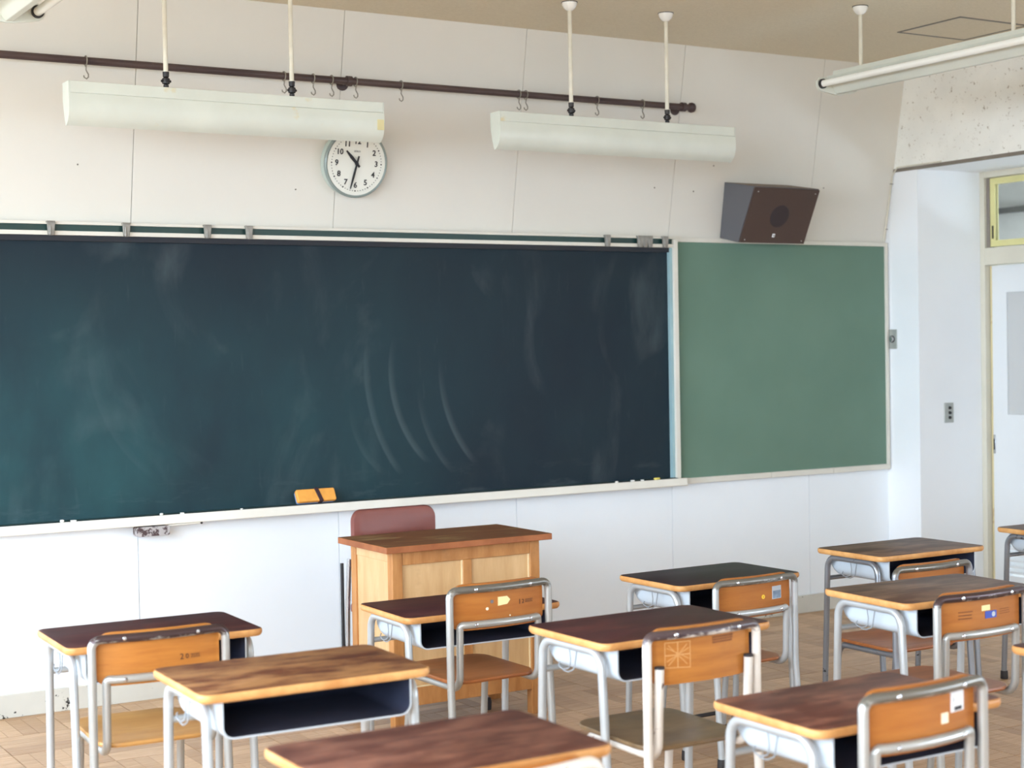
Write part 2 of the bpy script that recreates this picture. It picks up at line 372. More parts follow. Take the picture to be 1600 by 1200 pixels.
# ------------------------------------------------------------------ room shell
YF, ZS, SL, ZC = 6.95, 2.11, 0.18, 3.11          # front wall, height where its upper part starts to lean in, slope, ceiling
XR, XD, YC, ZB = 6.775, 7.29, 6.69, 2.52          # right beam face, door wall, recess face, beam soffit
def yw(z): return YF - SL * (z - ZS)
JX = [XL, .29, 1.267, 2.243, 3.22, 4.21, 5.19, 6.16, XR]
wf = MB()
wf.box((XL - .1, YF + .012, 0), (XR + .7, YF + .2, ZS))
wf.prism([(YF + .012, ZS), (YF + .2, ZS), (YF + .2, ZC), (yw(ZC) + .012, ZC)], (XL - .1, XR + .02), 'x')
wall = wf.build('wall_front', 'wallback', kind='structure')
g = .0013
for i in range(len(JX) - 1):
    a, b = JX[i] + g, JX[i + 1] - (g if i < len(JX) - 2 else 0)
    box('wall_panel', (a, YF, .05), (b, YF + .012, ZS), 'wall', wall, .001)
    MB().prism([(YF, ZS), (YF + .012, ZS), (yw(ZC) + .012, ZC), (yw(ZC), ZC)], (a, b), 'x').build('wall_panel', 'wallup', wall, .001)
for px_, pz_ in ((5.07, 2.37), (5.33, 2.36), (2.0, 2.36), (5.45, 2.50), (6.25, 2.41), (3.02, 2.29)):
    MB().lathe([(.004, .001), (.0035, -.003), (.001, -.004)], (px_, yw(pz_), pz_), 'y', 8).build('wall_pin', 'edgetrim', wall)
bb = box('baseboard_front', (XL, YF - .016, 0), (XR, YF, .10), 'base', None, .002, 'structure')
# floor: basket-weave parquet blocks
PB, PX0, PY0 = .311, 1.82, 4.10
fl = box('floor', (XL - .1, YB - .1, -.12), (XD + .1, YF + .2, -.012), 'subfloor', None, 0, 'structure')
def block_mesh(rot):
    mb = MB(); n = 5; w = PB / n; gp = .0009
    for i in range(n):
        a = -PB / 2 + i * w + gp; b = a + w - 2 * gp; e = PB / 2 - .0020
        if i == 0: a += .0011
        if i == n - 1: b -= .0011
        if rot: mb.box((a, -e, -.012), (b, e, 0))
        else: mb.box((-e, a, -.012), (e, b, 0))
    return mb
bm = [block_mesh(0).build('parquet_block', 'parquet').data, block_mesh(1).build('parquet_block', 'parquet').data]
for o in [o for o in COL.objects if o.name.startswith('parquet_block')]: bpy.data.objects.remove(o)
def pix(x, y, z):
    p = Vector((x, y, z - CAMH)); d = p.dot(_F)
    return (800 + FPX * p.dot(_R) / d, 600 - FPX * p.dot(_U) / d, d) if d > .2 else (9e9, 9e9, d)
cells = []
for i in range(-10, 18):
    for j in range(-24, 10):
        x, y = PX0 + (i + .5) * PB, PY0 + (j + .5) * PB
        if XL - .2 < x < XD + .15 and YB < y < YF + .15:
            u, v, d = pix(x, y, 0); cells.append((0 if -60 < u < 1660 and v < 1260 else 1, d, x, y, (i + j) % 2))
cells.sort()
rest = MB(); nb = 0
for (out, d, x, y, r) in cells:
    if not out and nb < 300:
        o = bpy.data.objects.new('parquet_block', bm[r]); COL.objects.link(o); o.parent = fl; o.location = (x, y, 0); nb += 1
    else:
        q = block_mesh(r); n = len(rest.v); rest.v += [(a + x, b + y, c) for a, b, c in q.v]; rest.f += [tuple(k + n for k in f) for f in q.f]; rest.m += q.m; rest.s += q.s
rest.build('parquet_field', 'parquet', fl, kind='stuff')
# ceiling with its access hatch
ce = box('ceiling', (XL - .1, YB - .1, ZC), (XD + .1, YF + .2, ZC + .15), 'ceil', None, 0, 'structure')
hx0, hx1, hy0, hy1, hw = 5.955, 6.435, 5.58, 6.008, .011
hf = MB(); z0, z1 = ZC - .004, ZC
hf.box((hx0, hy0, z0), (hx1, hy0 + hw, z1)); hf.box((hx0, hy1 - hw, z0), (hx1, hy1, z1)); hf.box((hx0, hy0 + hw, z0), (hx0 + hw, hy1 - hw, z1)); hf.box((hx1 - hw, hy0 + hw, z0), (hx1, hy1 - hw, z1))
hf.build('hatch_frame', 'seam', ce)
box('hatch_panel', (hx0 + hw + .002, hy0 + hw + .002, ZC - .002), (hx1 - hw - .002, hy1 - hw - .002, ZC), 'ceil', ce)
# right side: column, recess and beam
wr = empty('wall_right', (0, 0, 0)); wr['kind'] = 'structure'
YR = 2.2
box('column', (XR, YC, 0), (XD + .1, YF + .012, ZB), 'wallwhite', wr)
box('column', (XR, 4.4, 0), (XD + .1, 5.45, ZB), 'wallwhite', wr)  # unseen, added to keep the side opening's light off the recess wall
sw_ = MB(); sw_.box((XR, YB, 0), (XD + .3, -2.6, ZB)); sw_.box((XR, 1.6, 0), (XD + .3, YR, ZB)); sw_.box((XR, -2.6, 0), (XD + .3, 1.6, .95)); sw_.box((XR, -2.6, 1.8), (XD + .3, 1.6, ZB)); sw_.build('side_wall', 'wallwhite', wr)  # unseen wall; its opening is added to let in extra light
box('beam', (XR, YB, ZB), (XD + .3, YF + .15, ZC), 'plaster', wr)
box('edge_trim', (XR - .004, YB, ZB - .004), (XR + .012, YF - .05, ZB + .016), 'edgetrim', wr, .001)
box('soffit', (XR + .012, YR, ZB - .002), (XD, YC, ZB), 'wallwhite', wr)
box('door_wall', (XD, YR, 0), (XD + .1, 5.5, ZB), 'wallwhite', wr)
box('baseboard_right', (XR - .012, YC - .002, 0), (XR, YF - .016, .10), 'base', None, .002, 'structure')
# door frame, sliding door, transom window
tr = MB()
tr.box((XD - .01, 6.655, 0), (XD + .1, YC, ZB)); tr.box((XD - .01, 5.5, 1.972), (XD + .1, 6.655, 2.072)); tr.box((XD - .01, 5.5, 2.482), (XD + .1, 6.655, ZB))
tr.build('trim_1', 'beige', kind='structure', bevel=.002)
d1 = empty('door_1', (XD + .045, 0, 0)); d1['kind'] = 'structure'
dm = MB()
dy0, dy1, gz0, gz1, gy1, lz0, lz1, ly1 = 5.52, 6.638, 1.094, 1.808, 6.53, .15, .40, 6.575
dm.box((-.015, gy1, 0.01), (.015, dy1, 1.965)); dm.box((-.015, dy0, 0.01), (.015, 5.63, 1.965))
dm.box((-.015, 5.63, gz1), (.015, gy1, 1.965)); dm.box((-.015, 5.63, lz1), (.015, gy1, gz0)); dm.box((-.015, 5.63, 0.01), (.015, gy1, lz0))
dm.build('door_panel', 'door', d1)
box('door_edge', (-.016, dy1, 0.01), (.016, dy1 + .012, 1.965), 'dooredge', d1)
box('door_pane', (-.004, 5.63, gz0), (.004, gy1, gz1), 'frost', d1)
for i in range(7):
    z = lz0 + .012 + i * .035
    MB().prism([(-.016, z), (.010, z + .018), (.010, z + .030), (-.016, z + .012)], (5.63, gy1 + .045), 'y').build('louver_slat', 'door', d1)
hd = box('door_handle', (-.019, 6.622, .862), (-.0145, 6.637, .972), 'chrome', d1, .001)
box('finger_recess', (-.0205, 6.6255, .885), (-.0185, 6.6335, .95), 'black', hd)
w1 = empty('window_1', (XD + .03, 0, 0)); w1['kind'] = 'structure'
ty0, ty1, tz0, tz1, tw = 5.52, 6.632, 2.078, 2.478, .036
MB().box((-.02, ty1, 2.073), (.02, 6.654, 2.481)).build('window_jamb', 'jamb', w1)
sf = MB(); sf.box((-.015, ty1 - tw, tz0), (.015, ty1, tz1)); sf.box((-.015, ty0, tz0), (.015, ty0 + tw, tz1)); sf.box((-.015, ty0 + tw, tz0), (.015, ty1 - tw, tz0 + tw)); sf.box((-.015, ty0 + tw, tz1 - tw), (.015, ty1 - tw, tz1))
sa = sf.build('window_sash', 'sash', w1)
box('window_pane', (-.003, ty0 + tw, tz0 + tw), (.003, ty1 - tw, tz1 - tw), 'glass', w1)
box('window_latch', (-.021, ty1 - .024, 2.125), (-.0145, ty1 - .016, 2.2), 'black', w1)
# corridor beyond the door wall
c_ = box('corridor_floor', (XD + .1, 2.0, -.1), (9.8, 16.2, 0), 'corr', None, 0, 'structure')
box('corridor_ceiling', (XD + .1, 2.0, 2.75), (9.9, 16.2, 2.85), 'corr', None, 0, 'structure')
box('corridor_beam', (9.62, 2.1, 2.50), (9.7, 16.1, 2.54), 'corrdark', None, 0, 'structure')
cw = MB(); cw.box((9.7, 2.0, 0), (9.8, 8.2, 1.0)); cw.box((9.7, 2.0, 1.4), (9.8, 8.2, 2.75)); cw.box((9.7, 8.2, 0), (9.8, 16.2, 2.75)); cw.box((XD + .1, YF + .2, 0), (XD + .3, 16.2, 2.75)); cw.box((XD + .1, 16.1, 0), (9.7, 16.2, 2.75)); cw.box((XD + .1, 2.0, 0), (9.7, 2.1, 2.75))
cw.build('corridor_wall', 'corr', kind='structure')
# window wall behind the left edge of the picture, rear wall
lw = MB(); lw.box((XL - .2, YB, 0), (XL, YF + .2, WZ0)); lw.box((XL - .2, YB, WZ1), (XL, YF + .2, ZC))
ys = [YB] + [v for p in WIN for v in p] + [YF + .2]
for i in range(0, len(ys), 2): lw.box((XL - .2, ys[i], WZ0), (XL, ys[i + 1], WZ1))
lw.build('wall_left', 'wallwhite', kind='structure')
box('wall_back', (XL - .2, YB - .12, 0), (XD + .1, YB, ZC), 'wallwhite', None, 0, 'structure')
for n, (a, b) in enumerate(WIN):
    f = MB(); t = .04; m_ = (a + b) / 2
    f.box((XL - .12, a, WZ0), (XL - .06, b, WZ0 + t)); f.box((XL - .12, a, WZ1 - t), (XL - .06, b, WZ1))
    for q in (a, m_ - t / 2, b - t): f.box((XL - .12, q, WZ0 + t), (XL - .06, q + t, WZ1 - t))
    f.build('window_%d' % (n + 2), 'frame', kind='structure')
gr = box('school_yard', (-60, -40, -4.1), (-.8, 50, -4.0), 'ground', None, 0, 'structure')

# ------------------------------------------------------------------ chalkboard
BX0, BX1 = 1.55, 5.205
cb = tag(empty('chalkboard', (0, 0, 0)), 'long dark green chalkboard with chalk smears filling the front wall', 'chalkboard')
box('writing_surface', (BX0, 6.925, .80), (BX1 - .03, 6.95, 2.06), 'chalk_surface', cb)
box('side_frame', (BX1 - .028, 6.885, .80), (BX1, 6.95, 2.098), 'frame', cb, .002)
box('side_lip', (BX1 - .044, 6.899, .822), (BX1 - .028, 6.925, 2.056), 'glossedge', cb, .001)
box('top_slot', (BX0, 6.905, 2.030), (BX1 - .028, 6.95, 2.054), 'trackdark', cb)
box('top_strip', (BX0, 6.890, 2.054), (BX1 - .028, 6.95, 2.072), 'frame', cb, .001)
box('clip_track', (BX0, 6.902, 2.072), (BX1 - .002, 6.95, 2.100), 'track', cb)
box('top_strip', (BX0, 6.890, 2.100), (BX1, 6.95, 2.112), 'frame', cb, .001)
for k, (y0, y1, z) in enumerate(((6.895, 6.925, .8265), (6.875, 6.895, .8250))):
    box('chalk_groove', (BX0, y0, z - .012), (BX1 - .028, y1, z), 'track' if k == 0 else 'trackdark', cb)
ty = MB().prism([(6.931, .783), (6.931, .812), (6.885, .812), (6.87, .824), (6.858, .824), (6.855, .786), (6.858, .783)], (BX0, 5.225), 'x')
ty.build('chalk_tray', 'tray', cb, .0015)
# pull-out tray box under the ledge, with its slide rod
tb = tag(empty('tray_drawer', (2.285, 6.87, .745)), 'chipped grey metal pull handle box under the chalk ledge', 'drawer')
MB().prism(rrect(.148, .042, .010, 4, 0, .012), (-.012, .05), 'y').build('drawer_front', 'chip', tb, .001)
MB().tube([(.07, -.004, .032), (.22, -.004, .034)], .004).build('slide_rod', 'frame', tb)
MB().lathe([(.001, -.009), (.006, -.009), (.006, .003), (.001, .003)], (.222, 0, .034), 'y', 10).build('rod_end', 'black', tb)
# clips on the track
clipx = [1.872, 2.200, 2.572, 2.770, 4.748, 4.955, 4.985, 5.017, 5.118]
clipl = ['grey metal paper clip at far left of chalkboard top track', 'grey metal clip on chalkboard track, second from left', 'grey metal clip on chalkboard track, third from left',
         'grey metal clip on chalkboard track, left of the clock', 'lone grey clip on chalkboard track under right hanging lamp', 'left clip of three bunched near right end of track',
         'middle clip of three bunched near right end of track', 'right clip of three bunched near right end of track', 'grey clip at the very right end of chalkboard track']
for x, lb in zip(clipx, clipl):
    c = tag(empty('paper_clip', (x, 6.888, 2.083)), lb, 'clip', 'clips on the chalkboard track')
    MB().prism([(-.017, .024), (.017, .024), (.013, -.026), (.009, -.032), (-.009, -.032), (-.013, -.026)][::-1], (-.016, 0), 'y').build('clip_body', 'clip', c, .002)
    MB().tube([(-.006, -.018, -.028), (-.006, -.018, .008)], .004, 8).build('spring_bar', 'clip', c)
    box('top_hook', (-.019, -.012, .022), (.019, .004, .030), 'clip', c, .002)
# eraser and chalk on the tray
er = tag(empty('chalkboard_eraser', (3.075, 6.879, .8285), rx=-.50), 'orange chalkboard eraser with dark strap leaning on chalk tray', 'eraser')
MB().prism(rrect(.195, .062, .008, 4, 0, .034), (-.022, .002), 'y').build('cover', 'eraser_o', er, .004)
MB().prism(rrect(.190, .060, .008, 4, 0, .034), (.002, .014), 'y').build('felt_pad', 'eraser_p', er, .002)
MB().prism([(.010, .000), (.030, .000), (.014, .068), (-.006, .068)], (-.026, .004), 'y').build('strap', 'eraser_b', er, .002)
chs = [(1.886, .006, .016, 'white chalk stub at the left end of the chalk tray'), (1.935, .0035, .025, 'flat chalk crumb beside the leftmost chalk stub'),
       (2.325, .005, .014, 'small chalk stub above the metal drawer box'), (2.42, .003, .018, 'thin chalk bit right of the drawer box stub'), (2.70, .003, .012, 'tiny chalk crumb on tray left of the eraser'),
       (4.772, .004, .016, 'white chalk stub on tray under the lone clip'), (4.874, .004, .022, 'white chalk piece near right end of tray'), (4.936, .0035, .02, 'short chalk stub left of the yellow chalk')]
for x, r, L, lb in chs:
    o = MB().lathe([(r * .8, -L / 2), (r, -L / 2 + .003), (r, L / 2 - .004), (r * .6, L / 2)], (0, 0, 0), 'x', 10).build('chalk_stub', 'chalk'); o.location = (x, 6.868, .824 + r); o.rotation_euler = (0, 0, random.uniform(-.2, .2))
    tag(o, lb, 'chalk', 'chalk on the tray')
o = MB().lathe([(.005, -.018), (.006, -.015), (.006, .014), (.003, .018)], (0, 0, 0), 'x', 10).build('chalk_stub', 'chalky'); o.location = (5.03, 6.866, .830); tag(o, 'yellow chalk stub at right end of the chalk tray', 'chalk', 'chalk on the tray')
# green pin board
gb = tag(empty('pin_board', (0, 0, 0)), 'pale green felt notice board right of the chalkboard', 'board')
GX0, GX1, GZ0, GZ1 = 5.207, 6.765, .79, 2.11
box('felt_surface', (GX0, 6.932, GZ0 + .02), (GX1 - .018, 6.95, GZ1 - .02), 'felt', gb)
box('top_frame', (GX0, 6.92, GZ1 - .022), (GX1, 6.95, GZ1), 'frame', gb, .002)
box('side_frame', (GX1 - .02, 6.92, GZ0 + .025), (GX1, 6.95, GZ1 - .022), 'frame', gb, .002)
for a, b in ((GX0 + .02, 5.86), (5.862, 6.32), (6.322, GX1)): box('bottom_frame', (a, 6.92, GZ0 - .006), (b, 6.95, GZ0 + .025), 'frame', gb, .002)

# ------------------------------------------------------------------ curtain pipe, hooks
TH = math.atan(SL)
PZ = 2.782; PY = yw(PZ) - .07
pp = tag(empty('picture_rail', (0, PY, PZ)), 'long brown metal pipe running along the upper front wall', 'rail')
MB().tube([(XL + .02, 0, 0), (5.20, 0, 0)], .0165, 16).build('pipe', 'pipe', pp)
MB().lathe([(.004, 5.19), (.016, 5.194), (.025, 5.203), (.027, 5.213), (.024, 5.225), (.014, 5.234), (.003, 5.236)], (0, 0, 0), 'x', 18).build('end_ball', 'pipe', pp)
for x in (.9, 3.228, 5.158):
    br = MB(); br.tube([(x, 0, 0), (x, .078, 0)], .010, 10); br.lathe([(.024, x - .012), (.024, x + .012)], (0, 0, 0), 'x', 16); b_ = br.build('bracket', 'pipe', pp)
    fl_ = MB().lathe([(.034, 0), (.030, -.006), (.012, -.010)], (x, .074, 0), 'y', 18).build('flange', 'pipe', b_)
hk = [(2.003, 'leftmost steel hook on the brown pipe'), (2.905, 'steel hook on pipe beside the second lamp rod'), (3.048, 'steel hook on pipe just right of left lamp rods'), (3.140, 'steel hook on pipe left of the pipe bracket'),
      (3.262, 'steel hook on pipe close right of the bracket'), (3.498, 'steel hook on pipe above the right of clock'), (4.148, 'left hook of the pair above right lamp'), (4.188, 'right hook of the pair above right lamp'),
      (4.612, 'steel hook on pipe between the right lamp rods'), (4.895, 'rightmost steel hook on pipe near its end ball')]
for x, lb in hk:
    h = tag(empty('pipe_hook', (x, PY, PZ)), lb, 'hook', 'hooks on the wall pipe')
    ring = [(0, .0205 * math.sin(a), .0205 * math.cos(a)) for a in [math.radians(-150 + 300 * i / 14) for i in range(15)]]
    MB().tube([(0, .004, -.0215)] + [(0, -p[1], p[2]) for p in ring][::1] + [(0, -.004, -.026), (0, 0, -.04)], .0027, 6).build('ring', 'hook', h)
    MB().tube([(0, 0, -.038), (.004, 0, -.046), (.010, 0, -.056), (.010, 0, -.068), (.002, 0, -.076), (-.008, 0, -.070), (-.010, 0, -.062)], .0031, 6).build('crook', 'hook', h)

# ------------------------------------------------------------------ hanging chalkboard lamps
def board_lamp(x0, x1, rods, label, tape=False):
    yf, zt, zb = 6.12, 2.586, 2.420
    r = tag(empty('chalkboard_lamp', ((x0 + x1) / 2, 6.16, zt)), label, 'lamp', 'lamps hung before the chalkboard')
    w = (x1 - x0) / 2; F = -.04; B = .042
    box('housing', (-w + .004, F, -.044), (w - .004, B, 0), 'lamp', r, .002)
    cur = [(F, -.046), (F - .003, -.075), (F - .002, -.105), (F + .006, -.132), (F + .020, -.152), (F + .040, -.166)]
    MB().prism([(a, b) for a, b in cur] + [(a + .004, b + .003) for a, b in cur][::-1], (-w + .004, w - .004), 'x', 0, False).build('reflector', 'lamp', r)
    cap = [(F, 0), (F, -.046)] + cur[1:] + [(F + .052, -.166), (F + .066, -.13), (B, -.07), (B, 0)]
    for s in (-1, 1): MB().prism(cap, (s * w - .004 if s > 0 else -w, s * w if s > 0 else -w + .004), 'x').build('end_cap', 'lamp', r)
    MB().tube([(-w + .03, .012, -.09), (w - .03, .012, -.09)], .016, 14).build('fluorescent_tube', 'tubelamp', r)
    if tape: box('tape_patch', (w - .034, F - .006, -.118), (w - .004, F - .0015, -.074), 'tape', r)
    for rx in rods:
        lx = rx - (x0 + x1) / 2
        rd = MB().tube([(lx, 0, .055), (lx, 0, ZC - zt)], .0095, 12).build('suspension_rod', 'rod', r)
        j = MB(); j.lathe([(.010, 0), (.011, .014), (.007, .016), (.015, .020), (.016, .030), (.015, .040), (.008, .044), (.012, .047), (.013, .066)], (lx, 0, 0), 'z', 14)
        j.tube([(lx - .020, 0, .030), (lx + .020, 0, .030)], .005, 8); j.build('swivel_joint', 'black', rd)
        rose(lx, 0, ZC - zt, rd)
def rose(x, y, z, par):
    rs = MB().lathe([(.009, -.040), (.015, -.038), (.026, -.028), (.033, -.015), (.035, -.003)], (x, y, z), 'z', 20).build('ceiling_rose', 'rose', par)
    MB().lathe([(.0375, -.003), (.0375, 0)], (x, y, z), 'z', 20).build('rose_gasket', 'black', par)
board_lamp(1.745, 3.085, (2.144, 2.682), 'cream chalkboard lamp hanging at left, partly covering the clock', True)
board_lamp(3.655, 4.985, (4.061, 4.606), 'cream chalkboard lamp hanging at right, above the board edge')
# ceiling tube lamps with twin bare tubes
def ceiling_lamp(x, y1, rods, label, y0=None):
    L = 1.31; y0 = y1 - L; zt = 2.826
    r = tag(empty('ceiling_lamp', (x, (y0 + y1) / 2, zt)), label, 'lamp', 'twin tube ceiling lamps'); h = L / 2
    MB().prism([(-.05, -.024), (.05, -.024), (.045, 0), (-.045, 0)], (-h + .03, h - .03), 'y').build('channel', 'mint', r, .002)
    MB().prism([(-.012, -.104), (.012, -.104), (.076, -.026), (-.076, -.026)], (-h + .012, h - .012), 'y').build('reflector', 'mint', r, .002)
    plate = [(-.016, -.108), (.016, -.108), (.105, -.094), (.122, -.084), (.130, -.067), (.128, -.048), (.115, -.034), (.09, -.030), (-.09, -.030), (-.115, -.034), (-.128, -.048), (-.130, -.067), (-.122, -.084), (-.105, -.094)]
    for s in (-1, 1): MB().prism(plate, ((h - .012, h) if s > 0 else (-h, -h + .012)), 'y').build('end_plate', 'mint', r, .001)
    for s in (-1, 1):
        t = MB().tube([(s * .100, -h + .02, -.062), (s * .100, h - .02, -.062)], .0165, 16).build('fluorescent_tube', 'tubelamp', r)
        for e in (-1, 1): MB().lathe([(.023, 0), (.023, .012)], (s * .100, e * (h - .012) - (.012 if e > 0 else 0), -.062), 'y', 18).build('tube_socket', 'black', t)
    for ry in rods:
        ly = ry - (y0 + y1) / 2
        rd = MB().tube([(0, ly, 0), (0, ly, ZC - zt)], .0095, 12).build('suspension_rod', 'rod', r); rose(0, ly, ZC - zt, rd)
ceiling_lamp(5.342, 5.797, (5.626, 4.712), 'twin tube ceiling lamp on rods at upper right by the beam')
ceiling_lamp(1.445, 5.80, (5.55, 4.65), 'twin tube ceiling lamp just entering the upper left corner')

# ------------------------------------------------------------------ wall clock
cz = 2.424
ck = tag(empty('wall_clock', (3.293, yw(cz), cz), rx=TH), 'round pale green wall clock showing half past ten under left lamp', 'clock')
MB().lathe([(.150, -.001), (.158, -.006), (.160, -.050), (.158, -.060), (.154, -.064)][::-1], (0, 0, 0), 'y', 56).build('case', 'clockcase', ck)
MB().lathe([(.148, -.050), (.150, -.066), (.156, -.068), (.1615, -.062), (.1615, -.050)], (0, 0, 0), 'y', 56, cap0=False, cap1=False).build('bezel', 'clockrim', ck)
di = MB().lathe([(.001, -.0645), (.149, -.0645), (.149, -.052)], (0, 0, 0), 'y', 56, smooth=False, cap0=True).build('dial', 'dial', ck)
RX = Matrix.Rotation(math.pi / 2, 4, 'X')
for h in range(1, 13):
    a = math.radians(h * 30); text('numeral', str(h), .036, 'ink', di, Matrix.Translation((.102 * math.sin(a), -.0655, .102 * math.cos(a))) @ RX, bold=.0009)
for q in range(60):
    a = math.radians(q * 6); rr = .0036 if q % 5 == 0 else .0021
    MB().lathe([(rr, 0), (rr, -.0016)][::-1], (.128 * math.sin(a), -.0645, .128 * math.cos(a)), 'y', 8).build('minute_mark', 'ink', di)
text('maker_name', 'SEIKO', .0125, 'greyink', di, Matrix.Translation((0, -.0655, .056)) @ RX)
def hand(name, ang, L, tail, w, y):
    m_ = MB().prism([(-w * .7, -tail), (w * .7, -tail), (w, L * .5), (w * .45, L), (-w * .45, L), (-w, L * .5)], (y - .0016, y), 'y').build(name, 'ink', ck); m_.rotation_euler = (0, math.radians(ang), 0)
hand('hour_hand', 316, .080, .022, .0078, -.068); hand('minute_hand', 193, .122, .036, .0056, -.071)
MB().lathe([(.008, -.074), (.009, -.0645)], (0, 0, 0), 'y', 16).build('hub', 'ink', ck)

# ------------------------------------------------------------------ loudspeaker
sp = tag(empty('loudspeaker', (5.535, 0, 0)), 'wedge shaped brown and slate wall loudspeaker on notice board', 'speaker')
prof = [(6.942, 2.116), (6.788, 2.082), (6.647, 2.372), (6.894, 2.416)]
bx = MB(); n = 4
bx.v = [(x, y, z) for x in (0, .46) for y, z in prof]
bx.face((0, 3, 2, 1)[::-1], 0); bx.face((4, 5, 6, 7)[::-1], 0); bx.face((0, 1, 5, 4), 0); bx.face((1, 2, 6, 5), 0); bx.face((2, 3, 7, 6), 1); bx.face((3, 0, 4, 7), 0)
bx.build('cabinet', ['spkside', 'spktop'], sp, .003)
fa, fb = Vector((0, 6.788, 2.082)), Vector((0, 6.647, 2.372)); up = (fb - fa).normalized(); L = (fb - fa).length; nrm = Vector((0, -up.z, up.y))
gm = Matrix((Vector((1, 0, 0)), -nrm, up)).transposed().to_4x4(); gm.translation = fa
gr_ = box('grille', (.004, -.012, .004), (.456, 0, L - .004), 'grille', sp, .002); gr_.matrix_local = gm
MB().lathe([(.001, -.014), (.062, -.014), (.064, -.0115)], (.225, 0, L * .50), 'y', 36).build('driver_cone', 'cone', gr_)  # dark driver cone, drawn as a disc on the grille
em = box('emblem', (.213, -.016, .040), (.229, -.0115, .060), 'white_s', gr_, .001)
box('emblem_mark', (.2185, -.0172, .0465), (.2235, -.0155, .0535), 'ink', em)
for sx in (.03, .43):
    for sz in (.022, L - .025): MB().lathe([(.001, -.0145), (.0035, -.0145), (.0035, -.0115)], (sx, 0, sz), 'y', 10).build('screw', 'plate', gr_)

# ------------------------------------------------------------------ switch, socket, cable
sw = tag(empty('wall_switch', (XR, 6.897, 1.546)), 'steel wall switch plate with round knob beside notice board', 'switch')
box('plate', (-.006, -.034, -.057), (0, .034, .057), 'plate', sw, .002)
MB().lathe([(.001, -.022), (.013, -.021), (.017, -.014), (.017, -.006)], (0, 0, 0), 'x', 20).build('knob', 'chrome', sw)
MB().lathe([(.021, -.009), (.021, -.0055)], (0, 0, 0), 'x', 20).build('knob_ring', 'black', sw)
so = tag(empty('switch_plate', (7.005, YC, 1.112)), 'steel plate with three black buttons on recess wall by door', 'switch')
box('plate', (-.036, -.006, -.058), (.036, 0, .058), 'plate', so, .002)
for dz in (-.028, 0, .028):
    MB().lathe([(.001, -.014), (.008, -.014), (.010, -.0055)], (.004, 0, dz), 'y', 14).build('button', 'black', so)
cbp = [(6.86, 6.80, ZB + .003), (6.766, 6.872, ZB + .002), (6.764, yw(2.46) - .004, 2.46), (6.757, yw(2.3) - .004, 2.30), (6.752, yw(2.15) - .004, 2.15), (6.742, 6.936, 2.113)]
cbl = tag(empty('wall_cable', (0, 0, 0)), 'thin white cable running down the wall corner to notice board', 'cable')
MB().tube([(6.770, 6.50, ZB + .022), (6.768, 6.84, ZB + .022)] + [(6.764, yw(2.5) - .006, 2.50), (6.757, yw(2.3) - .006, 2.30), (6.750, yw(2.13) - .006, 2.118)], .004, 8).build('cord', 'rod', cbl)
for z in (2.45, 2.19): box('cable_staple', (6.755, yw(z) - .012, z - .002), (6.771, yw(z), z + .002), 'seam', cbl)

